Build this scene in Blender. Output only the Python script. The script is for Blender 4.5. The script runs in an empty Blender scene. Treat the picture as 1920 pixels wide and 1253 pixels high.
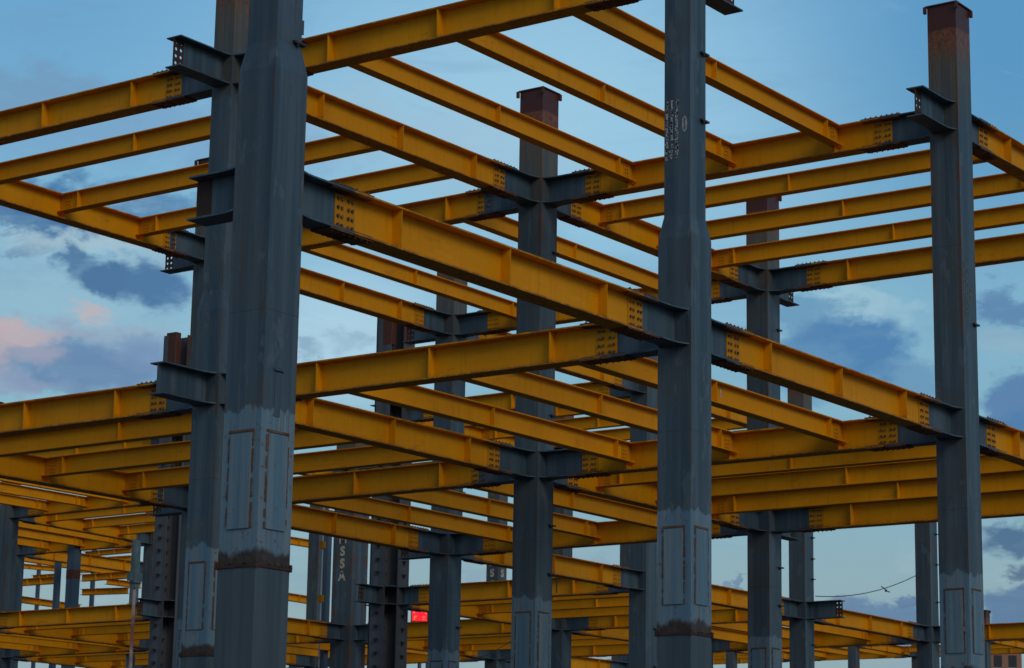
import bpy, math, random
from mathutils import Matrix, Vector
R = math.radians
SC = bpy.context.scene
COL = SC.collection
random.seed(7)

# ------------------------------------------------------------------ camera, sky, sun, exposure
Z0 = 1.7                                   # eye height over the ground
cam = bpy.data.cameras.new('camera'); camo = bpy.data.objects.new('camera', cam); COL.objects.link(camo)
FW = Vector((0.79059053, 0.5744706, 0.21201449)); RT = Vector((0.58474692, -0.81103598, 0.01707878)); UP = Vector((-0.18176263, -0.11047249, 0.97711728))
camo.matrix_world = Matrix(((RT.x, UP.x, -FW.x, -24.57), (RT.y, UP.y, -FW.y, -22.204), (RT.z, UP.z, -FW.z, Z0), (0, 0, 0, 1)))
cam.sensor_width = 36; cam.lens = 4465.49 * 36 / 1920; cam.clip_end = 6000; cam.clip_start = 0.5
cam.dof.use_dof = True; cam.dof.focus_distance = 45; cam.dof.aperture_fstop = 4.0
SC.camera = camo
SC.view_settings.view_transform = 'Standard'; SC.view_settings.look = 'None'; SC.view_settings.exposure = 0.0; SC.view_settings.gamma = 1
SUN_AZ, SUN_EL = -118.0, 32.0               # degrees, azimuth measured from +X towards +Y
sl = bpy.data.lights.new('sun', 'SUN'); sl.energy = 0.85; sl.angle = R(28); sl.color = (1.0, 0.91, 0.81)
so = bpy.data.objects.new('sun', sl); COL.objects.link(so)
sd = Vector((math.cos(R(SUN_AZ)) * math.cos(R(SUN_EL)), math.sin(R(SUN_AZ)) * math.cos(R(SUN_EL)), math.sin(R(SUN_EL))))
so.rotation_euler = sd.to_track_quat('Z', 'Y').to_euler(); so.location = sd * 80

W = bpy.data.worlds.new('World'); SC.world = W; W.use_nodes = True
nt = W.node_tree; nt.nodes.clear()
class G:
    """tiny node-graph helper"""
    def __init__(s, nt): s.nt = nt
    def n(s, t, **k):
        x = s.nt.nodes.new(t)
        for a, b in k.items(): setattr(x, a, b)
        return x
    def link(s, a, b): s.nt.links.new(a, b)
    def put(s, sock, v):
        if hasattr(v, 'is_output') or hasattr(v, 'links'): s.link(v, sock)
        else: sock.default_value = v
    def m(s, op, a, b=0.0, c=0.0, clamp=False):
        x = s.n('ShaderNodeMath', operation=op, use_clamp=clamp)
        s.put(x.inputs[0], a); s.put(x.inputs[1], b)
        if op in ('MULTIPLY_ADD', 'SMOOTH_MIN', 'COMPARE'): s.put(x.inputs[2], c)
        return x.outputs[0]
    def ss(s, v, a, b):
        x = s.n('ShaderNodeMapRange', interpolation_type='SMOOTHSTEP')
        s.put(x.inputs['Value'], v); s.put(x.inputs['From Min'], a); s.put(x.inputs['From Max'], b)
        return x.outputs['Result']
    def mix(s, f, a, b, mode='MIX'):
        x = s.n('ShaderNodeMix', data_type='RGBA', blend_type=mode); x.clamp_factor = True
        s.put(x.inputs[0], f); s.put(x.inputs[6], a if not isinstance(a, tuple) else (*a, 1)); s.put(x.inputs[7], b if not isinstance(b, tuple) else (*b, 1))
        return x.outputs[2]
    def noise(s, vec, scale, det=4, rough=0.5, dist=0.0):
        x = s.n('ShaderNodeTexNoise'); s.link(vec, x.inputs['Vector'])
        x.inputs['Scale'].default_value = scale; x.inputs['Detail'].default_value = det; x.inputs['Roughness'].default_value = rough; x.inputs['Distortion'].default_value = dist
        return x.outputs['Fac'], x.outputs['Color']
    def mapv(s, vec, scale=(1, 1, 1), loc=(0, 0, 0)):
        x = s.n('ShaderNodeMapping'); s.link(vec, x.inputs['Vector']); x.inputs['Scale'].default_value = scale; x.inputs['Location'].default_value = loc
        return x.outputs['Vector']
g = G(nt)
tc = g.n('ShaderNodeTexCoord').outputs['Generated']
sky = g.n('ShaderNodeTexSky', sky_type='NISHITA', sun_disc=False); sky.sun_elevation = R(SUN_EL); sky.sun_rotation = R(90 - SUN_AZ); sky.dust_density = 1.2; sky.air_density = 1.3; sky.ozone_density = 2.5
sep = g.n('ShaderNodeSeparateXYZ'); g.link(tc, sep.inputs[0])
DEG = 57.29578
az = g.m('MULTIPLY', g.m('ARCTAN2', sep.outputs[1], sep.outputs[0]), DEG)
el = g.m('MULTIPLY', g.m('ARCSINE', sep.outputs[2]), DEG)
# warped coordinates for ragged clouds
cv = g.n('ShaderNodeCombineXYZ'); g.link(az, cv.inputs[0]); g.link(g.m('MULTIPLY', el, 1.6), cv.inputs[1])
nA, nAc = g.noise(cv.outputs[0], 0.22, 9, 0.62, 0.6)
nB, nBc = g.noise(g.mapv(cv.outputs[0], loc=(31, 7, 0)), 0.22, 9, 0.62, 0.6)
nF, _ = g.noise(g.mapv(cv.outputs[0], loc=(3, 70, 0)), 0.9, 8, 0.65, 0.3)
nC, _ = g.noise(g.mapv(cv.outputs[0], loc=(11, 3, 0)), 1.1, 8, 0.6, 0.2)
nD, _ = g.noise(g.mapv(cv.outputs[0], loc=(51, 13, 0)), 1.1, 8, 0.6, 0.2)
cx_, cy_ = g.m('SUBTRACT', nC, 0.5), g.m('SUBTRACT', nD, 0.5)
wx1 = g.m('MULTIPLY_ADD', g.m('SUBTRACT', nA, 0.5), 5.0, g.m('MULTIPLY_ADD', cx_, 2.4, az)); wy1 = g.m('MULTIPLY_ADD', g.m('SUBTRACT', nB, 0.5), 3.0, g.m('MULTIPLY_ADD', cy_, 1.6, el))
wx2 = g.m('MULTIPLY_ADD', cx_, 1.7, az); wy2 = g.m('MULTIPLY_ADD', cy_, 1.3, el)
def sky_of(px, py): return (48.92 - px * 25.55 / 1920, 20.1 - py * 15.9 / 1252)
def blob(px, py, w, h, soft=0.6, warp=1):
    a, e = sky_of(px, py); soft = soft + (0.13 if warp else 0); sa = w * 12.8 / 960 / 1.0; se = h * 8.0 / 626
    dx = g.m('DIVIDE', g.m('SUBTRACT', (az, wx1, wx2)[warp], a), sa); dy = g.m('DIVIDE', g.m('SUBTRACT', (el, wy1, wy2)[warp], e), se)
    d = g.m('SQRT', g.m('ADD', g.m('MULTIPLY', dx, dx), g.m('MULTIPLY', dy, dy)))
    d = g.m('ADD', d, g.m('MULTIPLY', g.m('SUBTRACT', nF, 0.5), (0, 0.9, 0.7)[warp]))
    return g.m('MULTIPLY', g.ss(d, 1.0 + soft * 0.35, 1.0 - soft), g.m('MULTIPLY_ADD', nF, 0.9, 0.60), clamp=True) if warp else g.ss(d, 1.0 + soft * 0.35, 1.0 - soft)
def over(c, f, col): return g.mix(f, c, col)
grad = g.n('ShaderNodeValToRGB'); g.link(g.m('DIVIDE', el, 40.0), grad.inputs[0])
cr = grad.color_ramp; cr.interpolation = 'EASE'
stops = [(0.0, (0.36, 0.42, 0.44)), (0.12, (0.26, 0.385, 0.43)), (0.25, (0.21, 0.43, 0.55)), (0.36, (0.19, 0.44, 0.63)), (0.5, (0.14, 0.38, 0.63)), (0.9, (0.07, 0.2, 0.42))]
cr.elements[0].position, cr.elements[0].color = stops[0][0], (*stops[0][1], 1)
cr.elements[1].position, cr.elements[1].color = stops[-1][0], (*stops[-1][1], 1)
for p_, c_ in stops[1:-1]: e_ = cr.elements.new(p_); e_.color = (*c_, 1)
# behind and beside the camera the dusk sky is plainer and darker
side = g.ss(g.m('ABSOLUTE', g.m('SUBTRACT', az, 36.0)), 30.0, 120.0)
base = g.mix(g.m('MULTIPLY', side, 0.62), grad.outputs[0], (0.105, 0.125, 0.165))
nis = g.mix(1.0, sky.outputs[0], (0.10, 0.10, 0.10), 'MULTIPLY')
base = g.mix(0.12, base, nis)
c = base
c = over(c, g.m('MULTIPLY', blob(1000, 200, 700, 420, 0.95, 0), 0.75), (0.37, 0.63, 0.80))
c = over(c, g.m('MULTIPLY', blob(1900, 100, 420, 500, 0.95, 0), 0.65), (0.075, 0.265, 0.50))
c = over(c, g.m('MULTIPLY', blob(1650, 560, 560, 190, 0.9, 0), 0.45), (0.25, 0.47, 0.60))
c = over(c, g.m('MULTIPLY', blob(120, 590, 380, 200, 0.9, 0), 0.75), (0.30, 0.50, 0.62))
c = over(c, g.m('MULTIPLY', blob(650, 640, 260, 170, 0.9, 0), 0.7), (0.48, 0.70, 0.82))
c = over(c, g.m('MULTIPLY', blob(1150, 340, 420, 60), 0.5), (0.29, 0.45, 0.58))
c = over(c, g.m('MULTIPLY', blob(760, 240, 320, 80), 0.45), (0.33, 0.49, 0.62))
c = over(c, g.m('MULTIPLY', blob(60, 190, 190, 50), 0.6), (0.17, 0.30, 0.47))
c = over(c, g.m('MULTIPLY', blob(300, 270, 420, 75), 0.75), (0.19, 0.37, 0.58))
for px, py, w_, h_, so_, wp, al, col in (
    (120, 415, 300, 50, 0.7, 1, 1.0, (0.055, 0.17, 0.36)), (40, 445, 120, 30, 0.5, 1, 0.8, (0.08, 0.19, 0.36)), (180, 478, 200, 22, 0.7, 2, 0.8, (0.38, 0.55, 0.63)),
    (300, 510, 90, 30, 0.6, 2, 0.6, (0.30, 0.47, 0.60)), (160, 505, 38, 26, 0.5, 2, 0.95, (0.08, 0.19, 0.35)), (230, 540, 80, 40, 0.45, 2, 1.0, (0.075, 0.18, 0.34)), (310, 555, 70, 50, 0.45, 2, 1.0, (0.08, 0.19, 0.36)),
    (240, 650, 160, 30, 0.8, 1, 0.7, (0.30, 0.40, 0.52)), (120, 700, 220, 60, 0.6, 1, 0.85, (0.17, 0.29, 0.46)), (60, 652, 90, 30, 0.6, 2, 1.0, (0.50, 0.43, 0.46)), (25, 690, 70, 50, 0.7, 2, 0.9, (0.48, 0.41, 0.45)), (195, 610, 50, 12, 0.8, 2, 0.9, (0.50, 0.45, 0.48)), (120, 655, 90, 18, 0.8, 2, 0.6, (0.42, 0.40, 0.47)),
    (200, 718, 190, 52, 0.5, 2, 0.9, (0.135, 0.245, 0.42)), (290, 680, 70, 40, 0.5, 2, 0.7, (0.18, 0.28, 0.46)), (60, 745, 120, 22, 0.6, 2, 0.7, (0.26, 0.33, 0.48)), (110, 690, 50, 26, 0.6, 2, 0.7, (0.36, 0.36, 0.45)),
    (590, 652, 30, 18, 0.6, 2, 0.7, (0.22, 0.36, 0.50))):
    c = over(c, g.m('MULTIPLY', blob(px, py, w_, h_, so_, wp), al), col)
for px, py, w_, h_, so_, wp, al, col in (
    (1590, 560, 90, 40, 0.5, 1, 0.7, (0.36, 0.56, 0.66)), (1660, 600, 60, 60, 0.5, 1, 0.5, (0.34, 0.54, 0.64)),
    (1500, 590, 110, 50, 0.4, 1, 0.8, (0.13, 0.30, 0.48)), (1590, 650, 125, 75, 0.28, 2, 0.92, (0.07, 0.205, 0.42)), (1520, 690, 90, 60, 0.4, 2, 0.85, (0.12, 0.28, 0.47)),
    (1700, 715, 80, 50, 0.35, 2, 0.8, (0.13, 0.29, 0.47)), (1890, 570, 80, 60, 0.4, 1, 0.85, (0.10, 0.22, 0.40)), (1880, 660, 70, 30, 0.5, 1, 0.5, (0.30, 0.45, 0.54)),
    (1900, 765, 85, 75, 0.22, 2, 0.92, (0.095, 0.21, 0.40)), (1900, 830, 120, 60, 0.3, 2, 0.9, (0.08, 0.20, 0.40)), (1890, 1000, 90, 34, 0.35, 2, 0.9, (0.07, 0.145, 0.27)), (1900, 1062, 45, 16, 0.4, 2, 0.85, (0.08, 0.14, 0.24)),
    (1640, 1165, 130, 48, 0.15, 2, 0.9, (0.115, 0.215, 0.36)), (1560, 1125, 30, 18, 0.2, 2, 0.85, (0.16, 0.24, 0.35)), (1680, 1115, 24, 20, 0.2, 2, 0.9, (0.11, 0.20, 0.33)), (1880, 1140, 75, 62, 0.18, 2, 0.9, (0.10, 0.19, 0.33)),
    (1355, 1097, 18, 12, 0.2, 2, 0.85, (0.17, 0.28, 0.38)), (1380, 1088, 10, 20, 0.2, 2, 0.85, (0.15, 0.25, 0.36)), (1100, 1060, 60, 26, 0.25, 2, 0.75, (0.25, 0.38, 0.47)), (905, 1070, 22, 20, 0.25, 2, 0.7, (0.26, 0.38, 0.47)), (675, 640, 34, 22, 0.5, 2, 0.6, (0.28, 0.43, 0.56))):
    c = over(c, g.m('MULTIPLY', blob(px, py, w_, h_, so_, wp), al), col)
nW, _ = g.noise(g.mapv(cv.outputs[0], (0.45, 1.3, 1), (9, 2, 4)), 0.35, 9, 0.66, 0.8)
c = over(c, g.m('MULTIPLY', g.ss(nW, 0.50, 0.72), 0.32), (0.17, 0.32, 0.48))
c = over(c, g.m('MULTIPLY', g.ss(nW, 0.45, 0.28), 0.22), (0.42, 0.60, 0.70))
bg = g.n('ShaderNodeBackground'); g.link(c, bg.inputs[0]); bg.inputs[1].default_value = 1.0
wo = g.n('ShaderNodeOutputWorld'); g.link(bg.outputs[0], wo.inputs[0])

# ------------------------------------------------------------------ materials
def mat(name, fn, rough=0.55, metallic=0.0, spec=0.4):
    m = bpy.data.materials.new(name); m.use_nodes = True
    n = m.node_tree; n.nodes.clear(); q = G(n)
    b = q.n('ShaderNodeBsdfPrincipled'); o = q.n('ShaderNodeOutputMaterial'); q.link(b.outputs[0], o.inputs[0])
    b.inputs['Roughness'].default_value = rough; b.inputs['Metallic'].default_value = metallic; b.inputs['Specular IOR Level'].default_value = spec
    q.b = b
    t = q.n('ShaderNodeTexCoord'); q.P = t.outputs['Object']
    s = q.n('ShaderNodeSeparateXYZ'); q.link(q.P, s.inputs[0]); q.x, q.y, q.z = s.outputs
    oi = q.n('ShaderNodeObjectInfo'); q.rnd = oi.outputs['Random']
    v = q.n('ShaderNodeVectorMath', operation='ADD'); q.link(q.P, v.inputs[0])
    cx = q.n('ShaderNodeCombineXYZ'); q.link(q.m('MULTIPLY', q.rnd, 60.0), cx.inputs[0]); q.link(q.m('MULTIPLY', q.rnd, 23.0), cx.inputs[2]); q.link(cx.outputs[0], v.inputs[1]); q.V = v.outputs[0]
    col = fn(q)
    if isinstance(col, tuple): b.inputs['Base Color'].default_value = (*col, 1)
    else: q.link(col, b.inputs['Base Color'])
    return m
def bump(q, h, s=0.2, d=0.01):
    x = q.n('ShaderNodeBump'); x.inputs['Strength'].default_value = s; x.inputs['Distance'].default_value = d; q.link(h, x.inputs['Height']); q.link(x.outputs[0], q.b.inputs['Normal'])

def yellow(q, k=1.0):
    n1, _ = q.noise(q.V, 0.8, 5, 0.6); n2, _ = q.noise(q.mapv(q.V, (9, 9, 0.9)), 1.0, 5, 0.6); n3, _ = q.noise(q.V, 14, 4, 0.7)
    a = q.mix(q.ss(n1, 0.3, 0.75), (0.80 * k, 0.335 * k, 0.001), (0.68 * k, 0.262 * k, 0.001))
    a = q.mix(q.m('MULTIPLY', q.rnd, 0.45), a, (0.70 * k, 0.285 * k, 0.002))
    a = q.mix(q.m('MULTIPLY', q.ss(n2, 0.52, 0.75), 0.45), a, (0.46 * k, 0.165 * k, 0.004))
    a = q.mix(q.m('MULTIPLY', q.ss(n3, 0.66, 0.74), 0.8), a, (0.16, 0.06, 0.02))
    scr, _ = q.noise(q.mapv(q.V, (1.2, 30, 22)), 1.0, 4, 0.75)
    a = q.mix(q.m('MULTIPLY', q.ss(scr, 0.66, 0.72), 0.5), a, (0.30, 0.13, 0.02))
    a = q.mix(q.m('MULTIPLY', q.ss(scr, 0.33, 0.27), 0.5), a, (0.86 * k, 0.42 * k, 0.03))
    tu, _ = q.noise(q.mapv(q.V, (0.7, 2.4, 2.4), (5, 5, 5)), 1.6, 4, 0.6)
    a = q.mix(q.m('MULTIPLY', q.ss(tu, 0.62, 0.66), 0.35), a, (0.44 * k, 0.165 * k, 0.006)); a = q.mix(q.m('MULTIPLY', q.ss(tu, 0.36, 0.32), 0.35), a, (0.84 * k, 0.38 * k, 0.01))
    # rubbed rusty arrises of the flanges
    ed = q.m('MULTIPLY', q.ss(q.m('ABSOLUTE', q.y), 0.186, 0.203), q.ss(q.noise(q.mapv(q.V, (3, 3, 3)), 1.0, 5, 0.7)[0], 0.40, 0.58))
    a = q.mix(q.m('MULTIPLY', ed, 0.65), a, (0.20, 0.075, 0.02))
    # grime and rust lying along the lower flange
    f = q.m('MULTIPLY', q.ss(q.z, -0.50, -0.64), q.ss(n3, 0.35, 0.6))
    a = q.mix(q.m('MULTIPLY', f, 0.55), a, (0.17, 0.075, 0.025))
    bump(q, n1, 0.25, 0.03)
    return a
M = {}
M['yellow'] = mat('yellow_paint', yellow, 0.6, spec=0.16)
M['yellow_plate'] = mat('yellow_plate_paint', lambda q: q.mix(0.25, yellow(q, 0.9), (0.30, 0.12, 0.02)), 0.65, spec=0.16)
def greyp(q):
    st, _ = q.noise(q.mapv(q.V, (3.4, 3.4, 0.09)), 1.0, 6, 0.66); bl, _ = q.noise(q.V, 1.3, 4, 0.5); sp, _ = q.noise(q.V, 22, 3, 0.6)
    a = q.mix(q.ss(st, 0.36, 0.68), (0.036, 0.068, 0.096), (0.092, 0.134, 0.165))
    a = q.mix(q.m('MULTIPLY', q.ss(bl, 0.4, 0.7), 0.35), a, (0.055, 0.088, 0.105))
    return a, st, bl, sp
def greyb(q):
    a, st, bl, sp = greyp(q)
    a = q.mix(q.m('MULTIPLY', q.ss(sp, 0.62, 0.72), 0.5), a, (0.10, 0.05, 0.03)); return a
M['grey'] = mat('grey_primer', greyb, 0.5)
RUST, RUSTD, LIGHT = (0.15, 0.045, 0.020), (0.035, 0.022, 0.018), (0.085, 0.185, 0.270)
def shaft(q):
    a, st, bl, sp = greyp(q)
    jag, _ = q.noise(q.mapv(q.V, (2.2, 2.2, 0.9)), 1.6, 5, 0.6); fine, _ = q.noise(q.V, 9, 4, 0.65)
    z = q.z
    # brown seams along the welded corners
    ax, ay = q.m('ABSOLUTE', q.x), q.m('ABSOLUTE', q.y)
    cor = q.m('MULTIPLY', q.ss(ax, 0.318, 0.338), q.ss(ay, 0.318, 0.338))
    cor2 = q.m('MULTIPLY', q.m('MULTIPLY', q.ss(ax, 0.255, 0.27), q.ss(ay, 0.255, 0.27)), q.ss(z, 13.0, 13.05))
    cor = q.m('MAXIMUM', cor, cor2)
    a = q.mix(q.m('MULTIPLY', cor, q.ss(jag, 0.42, 0.58)), a, (0.115, 0.062, 0.040))
    # horizontal weld lines, paint scratches
    # patchy browner tone on the sides that face left, pale scuffs and handling scratches
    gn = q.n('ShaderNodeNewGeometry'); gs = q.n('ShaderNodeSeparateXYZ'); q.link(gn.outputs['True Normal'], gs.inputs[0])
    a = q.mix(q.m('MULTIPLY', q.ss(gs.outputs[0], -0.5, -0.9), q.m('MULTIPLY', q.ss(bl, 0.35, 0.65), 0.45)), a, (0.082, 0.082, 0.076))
    scr, _ = q.noise(q.mapv(q.V, (26, 26, 0.5), (4, 4, 9)), 1.0, 5, 0.75)
    a = q.mix(q.m('MULTIPLY', q.ss(scr, 0.60, 0.68), 0.55), a, (0.165, 0.195, 0.21))
    a = q.mix(q.m('MULTIPLY', q.ss(scr, 0.40, 0.33), 0.55), a, (0.030, 0.045, 0.058))
    run, _ = q.noise(q.mapv(q.V, (9, 9, 0.22), (40, 1, 2)), 1.0, 5, 0.7)
    a = q.mix(q.m('MULTIPLY', q.ss(run, 0.64, 0.70), 0.75), a, (0.13, 0.065, 0.035))
    for zz in (9.05, 14.9):
        a = q.mix(q.m('MULTIPLY', q.ss(q.m('ABSOLUTE', q.m('SUBTRACT', z, zz)), 0.014, 0.006), 0.5), a, (0.05, 0.04, 0.035))
    sm = q.m('MULTIPLY', q.ss(fine, 0.64, 0.70), q.ss(bl, 0.50, 0.60))
    a = q.mix(q.m('MULTIPLY', sm, 0.7), a, (0.12, 0.06, 0.035))
    pt, _ = q.noise(q.mapv(q.V, (2.0, 2.0, 0.8), (8, 3, 6)), 1.5, 5, 0.62)
    a = q.mix(q.m('MULTIPLY', q.ss(pt, 0.60, 0.63), 0.5), a, (0.115, 0.150, 0.172)); a = q.mix(q.m('MULTIPLY', q.ss(pt, 0.36, 0.33), 0.5), a, (0.045, 0.062, 0.075))
    # paler repaint above the splice, ragged lower edge over bare rusty steel
    top = q.ss(q.m('ADD', z, q.m('MULTIPLY', q.m('SUBTRACT', jag, 0.5), 0.55)), 7.68, 7.62)
    low = q.ss(q.m('SUBTRACT', z, q.m('MULTIPLY', jag, 0.42)), 5.40, 5.50)
    lt = q.mix(q.ss(st, 0.35, 0.62), LIGHT, (0.17, 0.245, 0.285))
    lt = q.mix(q.m('MULTIPLY', q.ss(st, 0.60, 0.70), 0.6), lt, (0.17, 0.125, 0.09))
    lt = q.mix(q.m('MULTIPLY', q.ss(scr, 0.54, 0.64), 0.6), lt, (0.10, 0.15, 0.19)); lt = q.mix(q.m('MULTIPLY', q.ss(scr, 0.42, 0.34), 0.8), lt, (0.25, 0.32, 0.35))
    lt = q.mix(q.m('MULTIPLY', q.ss(run, 0.56, 0.64), 0.7), lt, (0.19, 0.12, 0.08))
    lt = q.mix(q.m('MULTIPLY', q.ss(fine, 0.60, 0.68), 0.8), lt, (0.16, 0.07, 0.035))
    a = q.mix(top, a, q.mix(low, q.mix(q.ss(fine, 0.4, 0.65), RUSTD, (0.07, 0.045, 0.03)), lt))
    below, _st, _b, _s = greyp(q)
    a = q.mix(q.ss(z, 5.47, 5.46), a, q.mix(0.25, below, (0.065, 0.06, 0.055)))
    # rust running down from the bare top
    r = q.ss(q.m('ADD', z, q.m('MULTIPLY', q.m('SUBTRACT', scr, 0.5), 1.5)), 19.0, 19.75)
    tint = q.m('MULTIPLY', q.ss(q.m('ADD', z, q.m('MULTIPLY', q.m('SUBTRACT', st, 0.5), 4.0)), 16.9, 19.4), 0.75)
    a = q.mix(tint, a, q.mix(q.ss(scr, 0.45, 0.6), (0.105, 0.085, 0.050), (0.17, 0.115, 0.055)))
    a = q.mix(r, a, q.mix(q.ss(fine, 0.35, 0.65), (0.26, 0.085, 0.030), (0.12, 0.040, 0.020)))
    a = q.mix(q.ss(q.m('ADD', z, q.m('MULTIPLY', bl, 0.2)), 20.0, 20.07), a, (0.085, 0.020, 0.014))
    dn, _ = q.noise(q.mapv(q.V, (1.6, 1.6, 0.8)), 1.0, 3, 0.5)
    bump(q, q.m('ADD', q.m('MULTIPLY', dn, 2.0), q.m('MULTIPLY', fine, 0.15)), 0.35, 0.03)
    return a
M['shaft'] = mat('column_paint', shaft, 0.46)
def pale(q):
    a, st, bl, sp = greyp(q); f, _ = q.noise(q.V, 8, 4, 0.7)
    lt = q.mix(q.ss(st, 0.35, 0.62), (0.085, 0.19, 0.275), (0.18, 0.25, 0.285)); scr, _ = q.noise(q.mapv(q.V, (26, 26, 0.5)), 1.0, 5, 0.75); lt = q.mix(q.m('MULTIPLY', q.ss(scr, 0.54, 0.64), 0.7), lt, (0.09, 0.14, 0.185)); lt = q.mix(q.m('MULTIPLY', q.ss(scr, 0.42, 0.35), 0.8), lt, (0.20, 0.13, 0.09)); return q.mix(q.m('MULTIPLY', q.ss(f, 0.62, 0.7), 0.8), lt, (0.15, 0.07, 0.035))
M['pale'] = mat('pale_blue_grey_paint', pale, 0.5)
def rust(q, a=RUST, b=(0.20, 0.075, 0.03), c=(0.03, 0.018, 0.015)):
    n, _ = q.noise(q.V, 7, 5, 0.7); n2, _ = q.noise(q.V, 2.2, 3, 0.5)
    return q.mix(q.ss(n2, 0.45, 0.7), q.mix(q.ss(n, 0.35, 0.65), a, b), c)
M['rust'] = mat('rusty_steel', lambda q: rust(q, (0.15, 0.05, 0.024), (0.26, 0.105, 0.035), (0.05, 0.025, 0.018)), 0.8)
M['rustred'] = mat('red_brown_rust', lambda q: rust(q, (0.13, 0.036, 0.02), (0.075, 0.026, 0.018), (0.10, 0.035, 0.02)), 0.75)
M['studgrey'] = mat('matt_grey_primer', lambda q: q.mix(q.ss(greyp(q)[1], 0.36, 0.68), (0.062, 0.068, 0.080), (0.105, 0.108, 0.118)), 0.6)
M['rustdark'] = mat('dark_rusty_steel', lambda q: rust(q, (0.055, 0.028, 0.02), (0.035, 0.02, 0.016), (0.09, 0.035, 0.022)), 0.8)
M['weld'] = mat('rusty_weld', lambda q: rust(q, (0.17, 0.085, 0.05), (0.10, 0.045, 0.025), (0.15, 0.13, 0.11)), 0.8)
M['boltd'] = mat('dark_bolt_steel', lambda q: (0.045, 0.045, 0.05), 0.45, 0.4)
M['boltr'] = mat('rusty_bolt_steel', lambda q: rust(q, (0.22, 0.075, 0.03), (0.12, 0.045, 0.02), (0.30, 0.13, 0.03)), 0.7)
def ybolt(q):
    n, _ = q.noise(q.V, 20, 3, 0.6); return q.mix(q.ss(q.m('ADD', n, q.m('MULTIPLY', q.rnd, 0.3)), 0.55, 0.75), (0.24, 0.12, 0.03), (0.075, 0.05, 0.035))
M['bolty'] = mat('paint_spattered_bolt', ybolt, 0.6)
M['chalk'] = mat('chalky_white_paint', lambda q: q.mix(q.ss(q.noise(q.V, 30, 3, 0.7)[0], 0.4, 0.6), (0.62, 0.60, 0.56), (0.40, 0.38, 0.35)), 0.9)
M['letter'] = mat('cream_stencil_paint', lambda q: q.mix(q.ss(q.noise(q.V, 12, 3, 0.7)[0], 0.5, 0.7), (0.62, 0.53, 0.42), (0.40, 0.32, 0.25)), 0.9)
M['faintchalk'] = mat('faded_chalk', lambda q: (0.20, 0.20, 0.195), 0.9)
M['blue'] = mat('blue_grey_steel', lambda q: q.mix(q.ss(q.noise(q.mapv(q.V, (4, 4, .2)), 1.0, 4, 0.6)[0], 0.4, 0.65), (0.05, 0.085, 0.13), (0.07, 0.11, 0.155)), 0.5)
M['cyan'] = mat('pale_teal_paint', lambda q: q.mix(q.ss(q.noise(q.V, 1.5, 4, 0.6)[0], 0.4, 0.65), (0.10, 0.17, 0.19), (0.16, 0.24, 0.26)), 0.5)
M['dark'] = mat('dark_wire_rubber', lambda q: (0.03, 0.03, 0.03), 0.6)
M['wire'] = mat('steel_cable', lambda q: (0.09, 0.09, 0.09), 0.5, 0.5)
M['pinkrod'] = mat('faded_red_pole_paint', lambda q: q.mix(q.ss(q.noise(q.mapv(q.V, (1, 1, .6)), 1.5, 4, 0.6)[0], 0.42, 0.6), (0.46, 0.34, 0.31), (0.24, 0.08, 0.06)), 0.6)
M['white'] = mat('white_paint', lambda q: (0.6, 0.62, 0.64), 0.5)
def ground(q):
    n, _ = q.noise(q.P, 0.15, 8, 0.6); n2, _ = q.noise(q.P, 3, 6, 0.7)
    a = q.mix(q.ss(n, 0.35, 0.65), (0.055, 0.043, 0.033), (0.08, 0.068, 0.055)); a = q.mix(q.ss(n2, 0.5, 0.7), a, (0.06, 0.05, 0.042)); bump(q, n2, 0.6, 0.05); return a
M['ground'] = mat('packed_earth', ground, 0.95)
def brick(q):
    b = q.n('ShaderNodeTexBrick'); v = q.n('ShaderNodeCombineXYZ'); q.link(q.m('ADD', q.x, q.y), v.inputs[0]); q.link(q.z, v.inputs[1]); q.link(v.outputs[0], b.inputs['Vector'])
    b.inputs['Scale'].default_value = 4; b.inputs['Color1'].default_value = (0.42, 0.17, 0.10, 1); b.inputs['Color2'].default_value = (0.34, 0.14, 0.09, 1); b.inputs['Mortar'].default_value = (0.35, 0.27, 0.22, 1); return b.outputs[0]
M['brick'] = mat('salmon_brick', brick, 0.9)
M['slab'] = mat('pale_render', lambda q: (0.3, 0.29, 0.27), 0.9)
M['glass'] = mat('dark_window_glass', lambda q: (0.03, 0.035, 0.04), 0.1)
def led(name, col, s):
    m = mat(name, lambda q: (0.02, 0.0, 0.0), 0.5); b = m.node_tree.nodes['Principled BSDF']; b.inputs['Emission Color'].default_value = (*col, 1); b.inputs['Emission Strength'].default_value = s; return m
M['led_red'] = led('red_led_panel', (1.0, 0.012, 0.03), 1.2); M['led_hot'] = led('bright_orange_leds', (1.0, 0.20, 0.06), 1.1); M['led_blue'] = led('blue_led_panel', (0.05, 0.28, 0.75), 0.6)

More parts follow.
